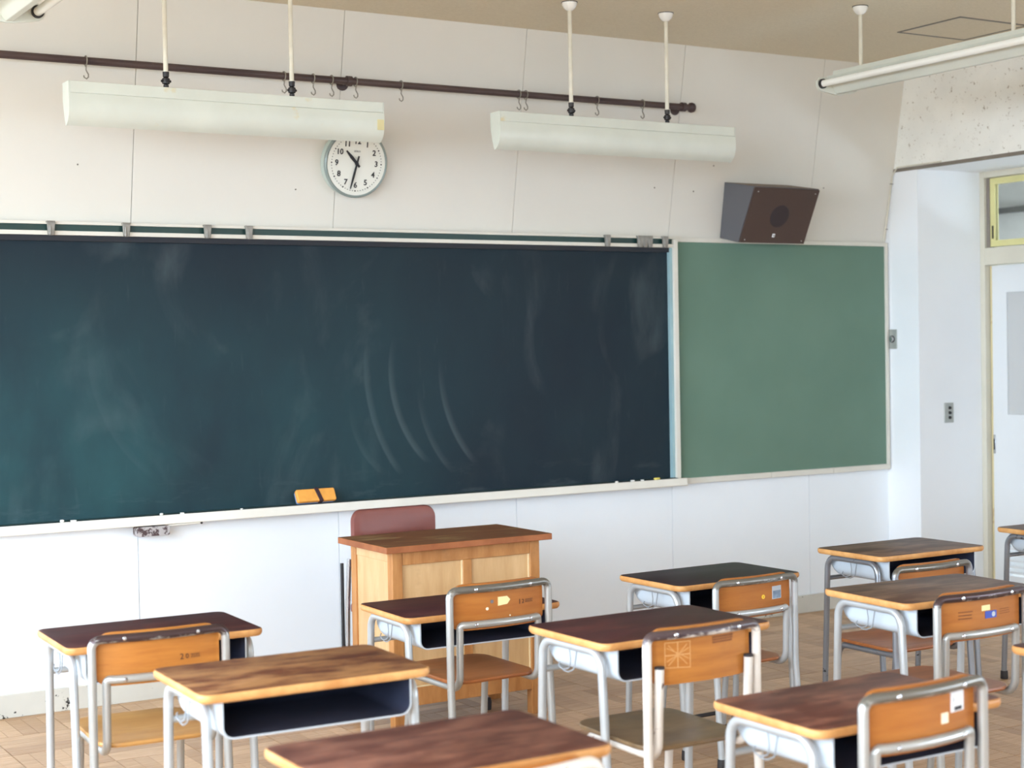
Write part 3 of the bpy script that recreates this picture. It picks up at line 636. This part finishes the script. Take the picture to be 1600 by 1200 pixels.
# ------------------------------------------------------------------ student desks
def make_desk(x, y, t, z, top, label, leg='steelwhite'):
    r = tag(empty('school_desk', (x, y, 0), t), label, 'desk', 'student desks')
    W, D, T, R_ = .602, .397, .0215, .032
    rings = []
    for ins, zz in ((.005, z - T), (.001, z - T + .005), (0, z - T + .009), (0, z - .007), (.0006, z - .0035), (.002, z - .001), (.0038, z)):
        rings.append([(a, b, zz) for a, b in rrect(W - 2 * ins, D - 2 * ins, R_ - ins * .5, 6)])
    mb = MB().loft(rings, 1, True); mb.m[-1] = 0
    mb.m[-2] = 1
    mb.build('desktop', [top, 'edge'], r)
    zt = z - T - .0125; X = .270
    for s in (-1, 1):
        for yy, yf_ in ((.150, .180), (-.140, -.182)):
            p = fillet([(s * X, 0.0, zt), (s * X, yy, zt), (s * X, yf_, .012)], {1: .05}, 7)
            l = MB().tube(p, .0125, 12).build('leg', leg, r)
            MB().lathe([(.0165, 0), (.0175, .006), (.0160, .034), (.0150, .036)], (s * X, yf_ - (.002 if yy > 0 else -.002), 0), 'z', 12).build('rubber_foot', 'rubber', l)
    # book box
    bw, top_z, bz, rc, th = .246, z - T, z - T - .092, .030, .0045
    def ring(w, zb, yy, rad):
        pts = [(-w, top_z)]
        for k in range(6): a = math.radians(180 + 90 * k / 5); pts.append((-w + rad + rad * math.cos(a), zb + rad + rad * math.sin(a)))
        for k in range(6): a = math.radians(270 + 90 * k / 5); pts.append((w - rad + rad * math.cos(a), zb + rad + rad * math.sin(a)))
        pts.append((w, top_z)); return [(a, yy, b) for a, b in pts]
    ob = MB(); st = [(-.182, 0)] + [(.112 + .048 * math.sin(math.radians(a)), .048 * (1 - math.cos(math.radians(a)))) for a in (0, 22, 44, 66, 85)]
    outer = [ring(bw, bz + dz, yy, rc - dz * .3) for yy, dz in st]
    inner = [ring(bw - th, bz + th + dz, yy - (0 if i == 0 else th), max(.008, rc - th - dz * .3)) for i, (yy, dz) in enumerate(st)]
    def skin(rs, mi, flip):
        n0 = len(ob.v); k = len(rs[0])
        for q in rs: ob.v += q
        for i in range(len(rs) - 1):
            for q in range(k - 1):
                f = [n0 + i * k + q, n0 + i * k + q + 1, n0 + (i + 1) * k + q + 1, n0 + (i + 1) * k + q]; ob.face(f if flip else f[::-1], mi, True)
        f = [n0 + (len(rs) - 1) * k + q for q in range(k)]; ob.face(f if not flip else f[::-1], mi)
        return n0, k
    a0, k = skin(outer, 0, False); b0, _ = skin(inner, 1, True)
    for q in range(k - 1): ob.face([a0 + q, a0 + q + 1, b0 + q + 1, b0 + q], 0)
    ob.build('book_box', ['tin', 'tinin'], r)
    MB().tube([(-X, .157, z - .126), (X, .157, z - .126)], .0095, 10).build('cross_bar', leg, r)
    for s in (-1, 1):
        hx = s * (X + .002)
        w_ = MB()
        w_.tube(fillet([(hx, .012, zt - .006), (hx, .006, zt - .040), (hx + s * .003, .006, z - .098), (hx + s * .006, .035, z - .106), (hx + s * .008, .058, z - .098), (hx + s * .008, .048, z - .086)], .012, 4), .0020, 7)
        w_.tube(fillet([(hx, -.026, zt - .006), (hx, -.018, zt - .040), (hx + s * .003, -.016, z - .098), (hx + s * .006, .008, z - .109), (hx + s * .007, .032, z - .108)], .012, 4), .0020, 7)
        w_.build('bag_hook', 'hookwire', r)
    return r
DESKS = [
    (1.575, 4.789, -.034, .695, 'top_plum', 'plum topped school desk at far left against the white wall', 'steelwhite'),
    (1.589, 3.730, -.031, .745, 'top_tan', 'tan worn school desk with its empty book box open toward us', 'steelwhite'),
    (1.519, 2.830, -.004, .743, 'top_red', 'red brown worn school desk nearest, cut by bottom edge', 'steelwhite'),
    (2.715, 4.878, -.024, .653, 'top_plum', 'plum topped school desk right before the teacher desk', 'steelwhite'),
    (2.722, 3.765, .016, .735, 'top_plum', 'plum topped school desk with the cream tubed chair', 'steelwhite'),
    (3.855, 4.929, .020, .648, 'top_dark', 'near black topped school desk standing below the notice board', 'steelwhite'),
    (4.874, 4.933, .001, .671, 'top_brown', 'brown topped school desk before the column and door recess', 'steeldark'),
    (3.824, 3.723, -.040, .740, 'top_brown', 'brown worn school desk in front of the blue stickered chair', 'steelwhite'),
    (2.716, 2.902, .001, .670, 'top_red', 'red brown school desk at lower right with white stickered chair', 'steelwhite'),
    (5.900, 4.880, .0, .688, 'top_brown', 'brown school desk by the door, cut by right edge', 'steeldark'),
    (3.715, 2.860, .0, .700, 'top_plum', 'school desk corner at right edge beside the blue stickered chair', 'steelwhite'),
]
for d in DESKS: make_desk(*d[:5], d[5], d[6])

# ------------------------------------------------------------------ student chairs
TUBM = dict(steel=.55, steelwhite=.4, steeldark=.65, tubewhite=0.0)
TUBC = dict(steel=(180, 180, 176), steelwhite=(190, 194, 195), steeldark=(150, 154, 160), tubewhite=(218, 208, 196), tubedark=(76, 60, 60), topbar=(118, 114, 106))
def make_chair(x, y, t, T, label, tube='steel', bar=None, ply='ply', seat='seat', style='std', hw=.1925, deco=None, low=False):
    r = tag(empty('school_chair', (x, y, 0), t), label, 'chair', 'student chairs')
    R_ = .0125; zt = T - R_; zs = T - .315; zl = zt - .115; ix = hw - .040; bow = .020; bar = bar or tube
    def by(xx): return -bow * (1 - min(1, (xx / .165)) ** 2) if abs(xx) < .165 else 0.0
    bt = lambda z0: [(xx, by(abs(xx)), z0) for xx in [-.13 + .26 * i / 8 for i in range(9)]]
    # back frame: the bent top bar and the two uprights
    up = fillet([(-hw, 0, zs - .02), (-hw, 0, zt), (-.14, by(.14), zt)], {1: .048}, 7)
    pth = up[:-1] + [Vector(p) for p in bt(zt)] + [Vector((-p.x, p.y, p.z)) for p in up[:-1][::-1]]
    MB().tube(pth, R_, 14).build('back_frame', worn_tube(TUBC[tube], TUBC[bar], zt, round(x * 7) % 9, TUBM[tube]) if bar != tube else tube, r)
    for s in (-1, 1):
        l = MB().tube([(s * hw, 0, zs - .018), (s * (hw + .002), -.012, zs * .5), (s * (hw + .006), -.030, .012)], R_, 14).build('leg', tube, r)
        MB().lathe([(.0165, 0), (.0175, .006), (.016, .034), (.015, .036)], (s * (hw + .006), -.029, 0), 'z', 12).build('rubber_foot', 'rubber', l)
        p = fillet([(s * ix, .10, zs - .024), (s * ix, .345, zs - .024), (s * (ix + .004), .385, .012)], {1: .045}, 7)
        l = MB().tube(p, R_ * .96, 12).build('leg', tube, r)
        MB().lathe([(.0165, 0), (.0175, .006), (.016, .034), (.015, .036)], (s * (ix + .004), .384, 0), 'z', 12).build('rubber_foot', 'rubber', l)
    if style == 'std':
        sp_ = fillet([(-ix, .20, zs - .024), (-ix, .010, zs - .024), (-ix, .004, zl), (-.13, by(.13), zl)], {1: .045, 2: .035}, 7)
        pth = sp_[:-1] + [Vector(p) for p in bt(zl)] + [Vector((-p.x, p.y, p.z)) for p in sp_[:-1][::-1]]
        MB().tube(pth, R_ * .96, 14).build('lower_frame', tube, r)
    else:
        for s in (-1, 1):
            p_ = MB().tube(fillet([(s * ix, .20, zs - .024), (s * (ix + .006), .004, zs - .024), (s * (ix + .006), -.008, zl + .032)], {1: .045}, 7), R_, 14).build('side_post', tube, r)
            MB().lathe([(.001, .002), (.0135, 0), (.0135, -.006)][::-1], (s * (ix + .006), -.008, zl + .034), 'z', 12).build('post_cap', 'rubber', p_)
    # back plate
    z0, z1 = zl - .020, zt + .0165; wb = hw - .0155;
    PR = .042
    xs = sorted([s * (wb - PR + PR * math.sin(math.radians(a))) for s in (-1, 1) for a in (0, 20, 38, 54, 67, 78, 86, 90)] + [(wb - PR) * q for q in (-.7, -.4, 0, .4, .7)])
    def zspan(xx):
        q = max(0, abs(xx) - (wb - PR)); cut = PR - math.sqrt(max(0, PR ** 2 - q ** 2)); return z0 + cut * .6, z1 - cut
    rings = []
    for xx in xs:
        a, b = zspan(xx); yy = by(abs(xx)) + .0125
        rings.append([(xx, yy, a), (xx, yy, b), (xx, yy + .010, b), (xx, yy + .010, a)])
    bp = MB().loft(rings, 0, False).build('backrest', ply, r)
    for xx in (-.105, .105):
        for zz in ((zt, zl) if style == 'std' else (zt,)):
            MB().lathe([(.001, -R_ - .0035), (.005, -R_ - .0025), (.0065, -R_ + .001)], (xx, by(abs(xx)), zz), 'y', 12).build('rivet', 'chrome', r)
    # seat, gently dished, convex rear edge
    rs = []; nn = 24; ow, y0_, y1_ = .168, .028, .395
    outl = rrect(2 * ow, y1_ - y0_, .06, 6, 0, (y0_ + y1_) / 2)
    outl = [(a, b - .018 * (1 - (a / ow) ** 2) if b < .2 else b) for a, b in outl]
    cen = (0, (y0_ + y1_) / 2)
    def dz(a, b): return -.008 * max(0, 1 - ((a / ow) ** 2 + ((b - .2) / .2) ** 2)) + .004 * max(0, (b - .25) / .15)
    for sc_, zz in ((.5, -.012), (.985, -.012), (1, -.006), (.99, 0), (.95, .0005), (.7, 0), (.4, 0), (.12, 0)):
        rs.append([(cen[0] + (a - cen[0]) * sc_, cen[1] + (b - cen[1]) * sc_, zs + zz + dz(cen[0] + (a - cen[0]) * sc_, cen[1] + (b - cen[1]) * sc_)) for a, b in outl])
    MB().loft(rs, 0, True).build('seat', seat, r)
    # stickers and marks on the rear of the back plate
    def back(xx, zz):
        sl = 2 * bow * xx / .165 ** 2
        m_ = Matrix.Translation((xx, by(abs(xx)) + .0122, (z0 + z1) / 2 + zz)) @ Matrix.Rotation(math.atan(sl), 4, 'Z'); return m_
    if deco: deco(bp, back)
    if low: MB().tube([(-ix, .381, .085), (ix, .381, .085)], .008, 10).build('foot_stretcher', 'rubber', r)
    return r
def st(name, mat, parent, m_, poly, d=.0008):
    o = MB().prism(poly, (-d, .0015), 'y').build(name, mat, parent); o.matrix_local = m_; return o
def rc(w, h): return [(-w / 2, -h / 2), (w / 2, -h / 2), (w / 2, h / 2), (-w / 2, h / 2)]
def disc(r, n=16): return [(r * math.cos(2 * math.pi * i / n), r * math.sin(2 * math.pi * i / n)) for i in range(n)]
def lines(parent, back, x, z, w, n=3, mat='stamp', dz=.0042, h=.0016):
    for i in range(n):
        xx = -w / 2
        while xx < w / 2 - .003:
            q = random.uniform(.003, .008); st('stamp_line', mat, parent, back(x + xx + q / 2, z - (i - (n - 1) / 2) * dz), rc(q * .8, h), .0004); xx += q
def num(parent, back, x, z, s, size, mat='stamp'): text('stamp_number', s, size, mat, parent, back(x, z) @ RX, .0005)
def deco1(p, b):
    num(p, b, .062, -.012, '2', .024); num(p, b, .078, -.012, '0', .020); lines(p, b, .104, -.012, .03, 3)
def deco4(p, b):
    st('price_tag', 'cream', p, b(.012, .012), [(-.024, -.016), (.012, -.013), (.024, .001), (.012, .013), (-.024, .013)])
    st('dot', 'grey_s', p, b(-.035, .012), disc(.006)); st('dot', 'creamp', p, b(-.053, -.010), disc(.005)); st('dot', 'creamp', p, b(.035, -.04), disc(.0025))
    num(p, b, .076, .000, '1', .024); num(p, b, .090, .000, '2', .020); lines(p, b, .116, .001, .034, 3)
def deco5(p, b):
    m_ = lambda x, z: b(-.085 + x, .002 + z)
    for (x, z, w, h, a) in ((0, .034, .078, .0022, 0), (0, -.034, .078, .0022, .05), (-.038, 0, .0022, .068, 0), (.038, 0, .0022, .068, 0), (0, 0, .078, .002, .75), (0, 0, .078, .002, -.75), (0, .004, .074, .002, .45), (0, 0, .074, .002, -.45), (0, 0, .003, .066, 0), (0, 0, .075, .003, 0)):
        st('scratched_flag_line', 'scratch', p, m_(x, z) @ Matrix.Rotation(a, 4, 'Y'), rc(w, h), .0004)
    lines(p, b, .065, .030, .075, 3, 'burn', .007, .005)
def deco6(p, b):
    st('round_sticker', 'yellow_s', p, b(.030, -.006), disc(.008)); st('sticker_mark', 'burn', p, b(.030, -.006), rc(.002, .007), .0012)
    st('label_sticker', 'silver_s', p, b(.102, .004), rc(.050, .048)); st('label_print', 'bluegrey_s', p, b(.102, -.003), rc(.044, .028), .0012)
def deco8(p, b):
    st('tape_piece', 'cream', p, b(.008, .018), rc(.036, .017)); s_ = st('blue_sticker', 'blue_s', p, b(.030, -.004), rc(.050, .022), .0012)
    st('sticker_print', 'silver_s', p, b(.041, -.004), disc(.008), .0018); lines(p, b, .098, .0, .05, 3, 'burn', .007, .002); lines(p, b, -.075, .002, .055, 3, 'burn', .010, .004)
def deco9(p, b):
    st('label_sticker', 'white_s', p, b(.108, .018), rc(.050, .046)); st('label_bar', 'ink', p, b(.110, .002), rc(.030, .009), .0012)
    lines(p, b, .112, .024, .034, 2, 'greyink', .008, .003); text('label_letter', '1', .016, 'greyink', p, b(.092, .022) @ Matrix.Translation((0, -.001, 0)) @ RX, .0005)
    st('square_sticker', 'creamp', p, b(.060, -.014), rc(.024, .024))
def deco3(p, b): st('mint_sticker', 'mint_s', p, b(.04, .03), rc(.03, .02))
make_chair(1.480, 4.413, -.06, .757, 'orange backed chair with stamp 20 at far left desk', 'steel', 'tubedark', 'plyworn', 'seat', deco=deco1)
make_chair(1.515, 2.530, .02, .760, 'peeling white framed chair at the nearest bottom desk', 'tubewhite', 'tubewhite', 'ply', 'seatbrown', deco=deco3)
make_chair(2.683, 4.547, .03, .766, 'orange backed chair with cream tag before teacher desk', 'steel', 'topbar', 'ply', 'seatbrown', deco=deco4)
make_chair(2.642, 3.412, .0, .787, 'cream tubed chair with scratched flag drawing on back', 'tubewhite', 'tubedark', 'plyworn', 'seatgrey', 'white', .184, deco5)
make_chair(3.812, 4.600, .03, .678, 'orange backed chair with yellow dot and grey label', 'steelwhite', 'topbar', 'ply', 'seatbrown', deco=deco6, low=True)
make_chair(4.437, 4.325, .0, .705, 'orange backed chair half hidden before the column desk', 'steeldark', 'topbar', 'ply', 'seatbrown')
make_chair(3.768, 3.470, .0, .768, 'orange backed chair with blue sticker at right edge', 'steel', 'tubedark', 'ply', 'seatbrown', deco=deco8)
make_chair(2.660, 2.623, .03, .762, 'orange backed chair with white label at lower right', 'steel', 'topbar', 'ply', 'seat', deco=deco9)

# ------------------------------------------------------------------ teacher's desk and chair
td = tag(empty('teacher_desk', (3.219, 5.898, 0), -.002), 'honey oak panelled teacher desk before the chalkboard', 'desk')
TW, TD, TZ = .774, .456, .757; bwx, bdy = TW / 2 - .042, TD / 2 - .036; lg = .045
tp = MB().box((-TW / 2, -TD / 2, TZ - .026), (TW / 2, TD / 2, TZ)); tp.m = [1, 0, 1, 1, 1, 1]; tp.build('desk_top', ['oaktop', 'oaktopedge'], td, .002)
for sx in (-1, 1):
    for sy in (-1, 1):
        x0, y0 = (bwx - lg if sx > 0 else -bwx), (bdy - lg if sy > 0 else -bdy)
        box('leg', (x0, y0, 0), (x0 + lg, y0 + lg, TZ - .026), 'oakrail', td, .002)
i0, i1 = -bwx + lg, bwx - lg; fy = -bdy
box('top_rail', (i0, fy + .004, TZ - .082), (i1, fy + .026, TZ - .026), 'oakrail', td, .002)
box('bottom_rail', (i0, fy + .004, .105), (i1, fy + .026, .178), 'oakrail', td, .002)
box('middle_stile', (-.020, fy + .004, .178), (.020, fy + .026, TZ - .082), 'oakrail', td, .002)
for a, b in ((i0, -.020), (.020, i1)):
    box('front_panel', (a, fy + .016, .178), (b, fy + .022, TZ - .082), 'oak', td)
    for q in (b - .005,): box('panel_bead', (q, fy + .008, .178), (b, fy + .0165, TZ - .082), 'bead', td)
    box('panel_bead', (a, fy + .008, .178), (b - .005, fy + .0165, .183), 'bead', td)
for sx in (-1, 1):
    xo = sx * (bwx - .004); xi = sx * (bwx - .026)
    box('side_rail', (min(xo, xi), -bdy + lg, TZ - .070), (max(xo, xi), bdy - lg, TZ - .026), 'oak', td, .002)
    box('side_rail', (min(xo, xi), -bdy + lg, .105), (max(xo, xi), bdy - lg, .165), 'oak', td, .002)
    a, b = sx * (bwx - .008), sx * (bwx - .014)
    box('side_panel', (min(a, b), -bdy + lg, .165), (max(a, b), bdy - lg, TZ - .070), 'oak', td)
tc = tag(empty('teacher_chair', (3.212, 6.42, 0)), 'brown vinyl backed chair behind the teacher desk', 'chair')
bk = rrect(.415, .27, .05, 6, 0, .705)
rg = []
for sc_, yy in ((.86, -.030), (.97, -.026), (1.0, -.012), (.98, .004), (.9, .010)):
    rg.append([(a * sc_, yy + .03 * (a / .2) ** 2 * -1 - .02, .705 + (b - .705) * sc_) for a, b in bk])
MB().loft(rg[::-1], 0, True).build('backrest', 'vinyl', tc)
stt = rrect(.42, .40, .06, 6, 0, -.20 + .0); rg = []
for sc_, zz in ((.9, .385), (1, .395), (1, .420), (.95, .438), (.6, .445)): rg.append([(a * sc_, -.20 + (b + .20) * sc_ + .0, zz) for a, b in stt])
MB().loft(rg, 0, True).build('seat', 'vinyl', tc)
for s in (-1, 1):
    MB().tube([(s * .205, .012, .0), (s * .205, -.008, .42), (s * .195, -.012, .62)], .011, 12).build('leg', 'chrome', tc)
    MB().tube([(s * .19, -.14, .385), (s * .19, -.38, .385), (s * .195, -.53, .015)][:3], .011, 12).build('leg', 'chrome', tc)
    MB().lathe([(.015, 0), (.017, .03), (.013, .05)], (s * .195, -.53, 0), 'z', 12).build('rubber_foot', 'rubber', tc)
    MB().lathe([(.008, .02), (.008, .60)], (s * .218, .018, 0), 'z', 10).build('black_sleeve', 'black', tc) if s < 0 else None
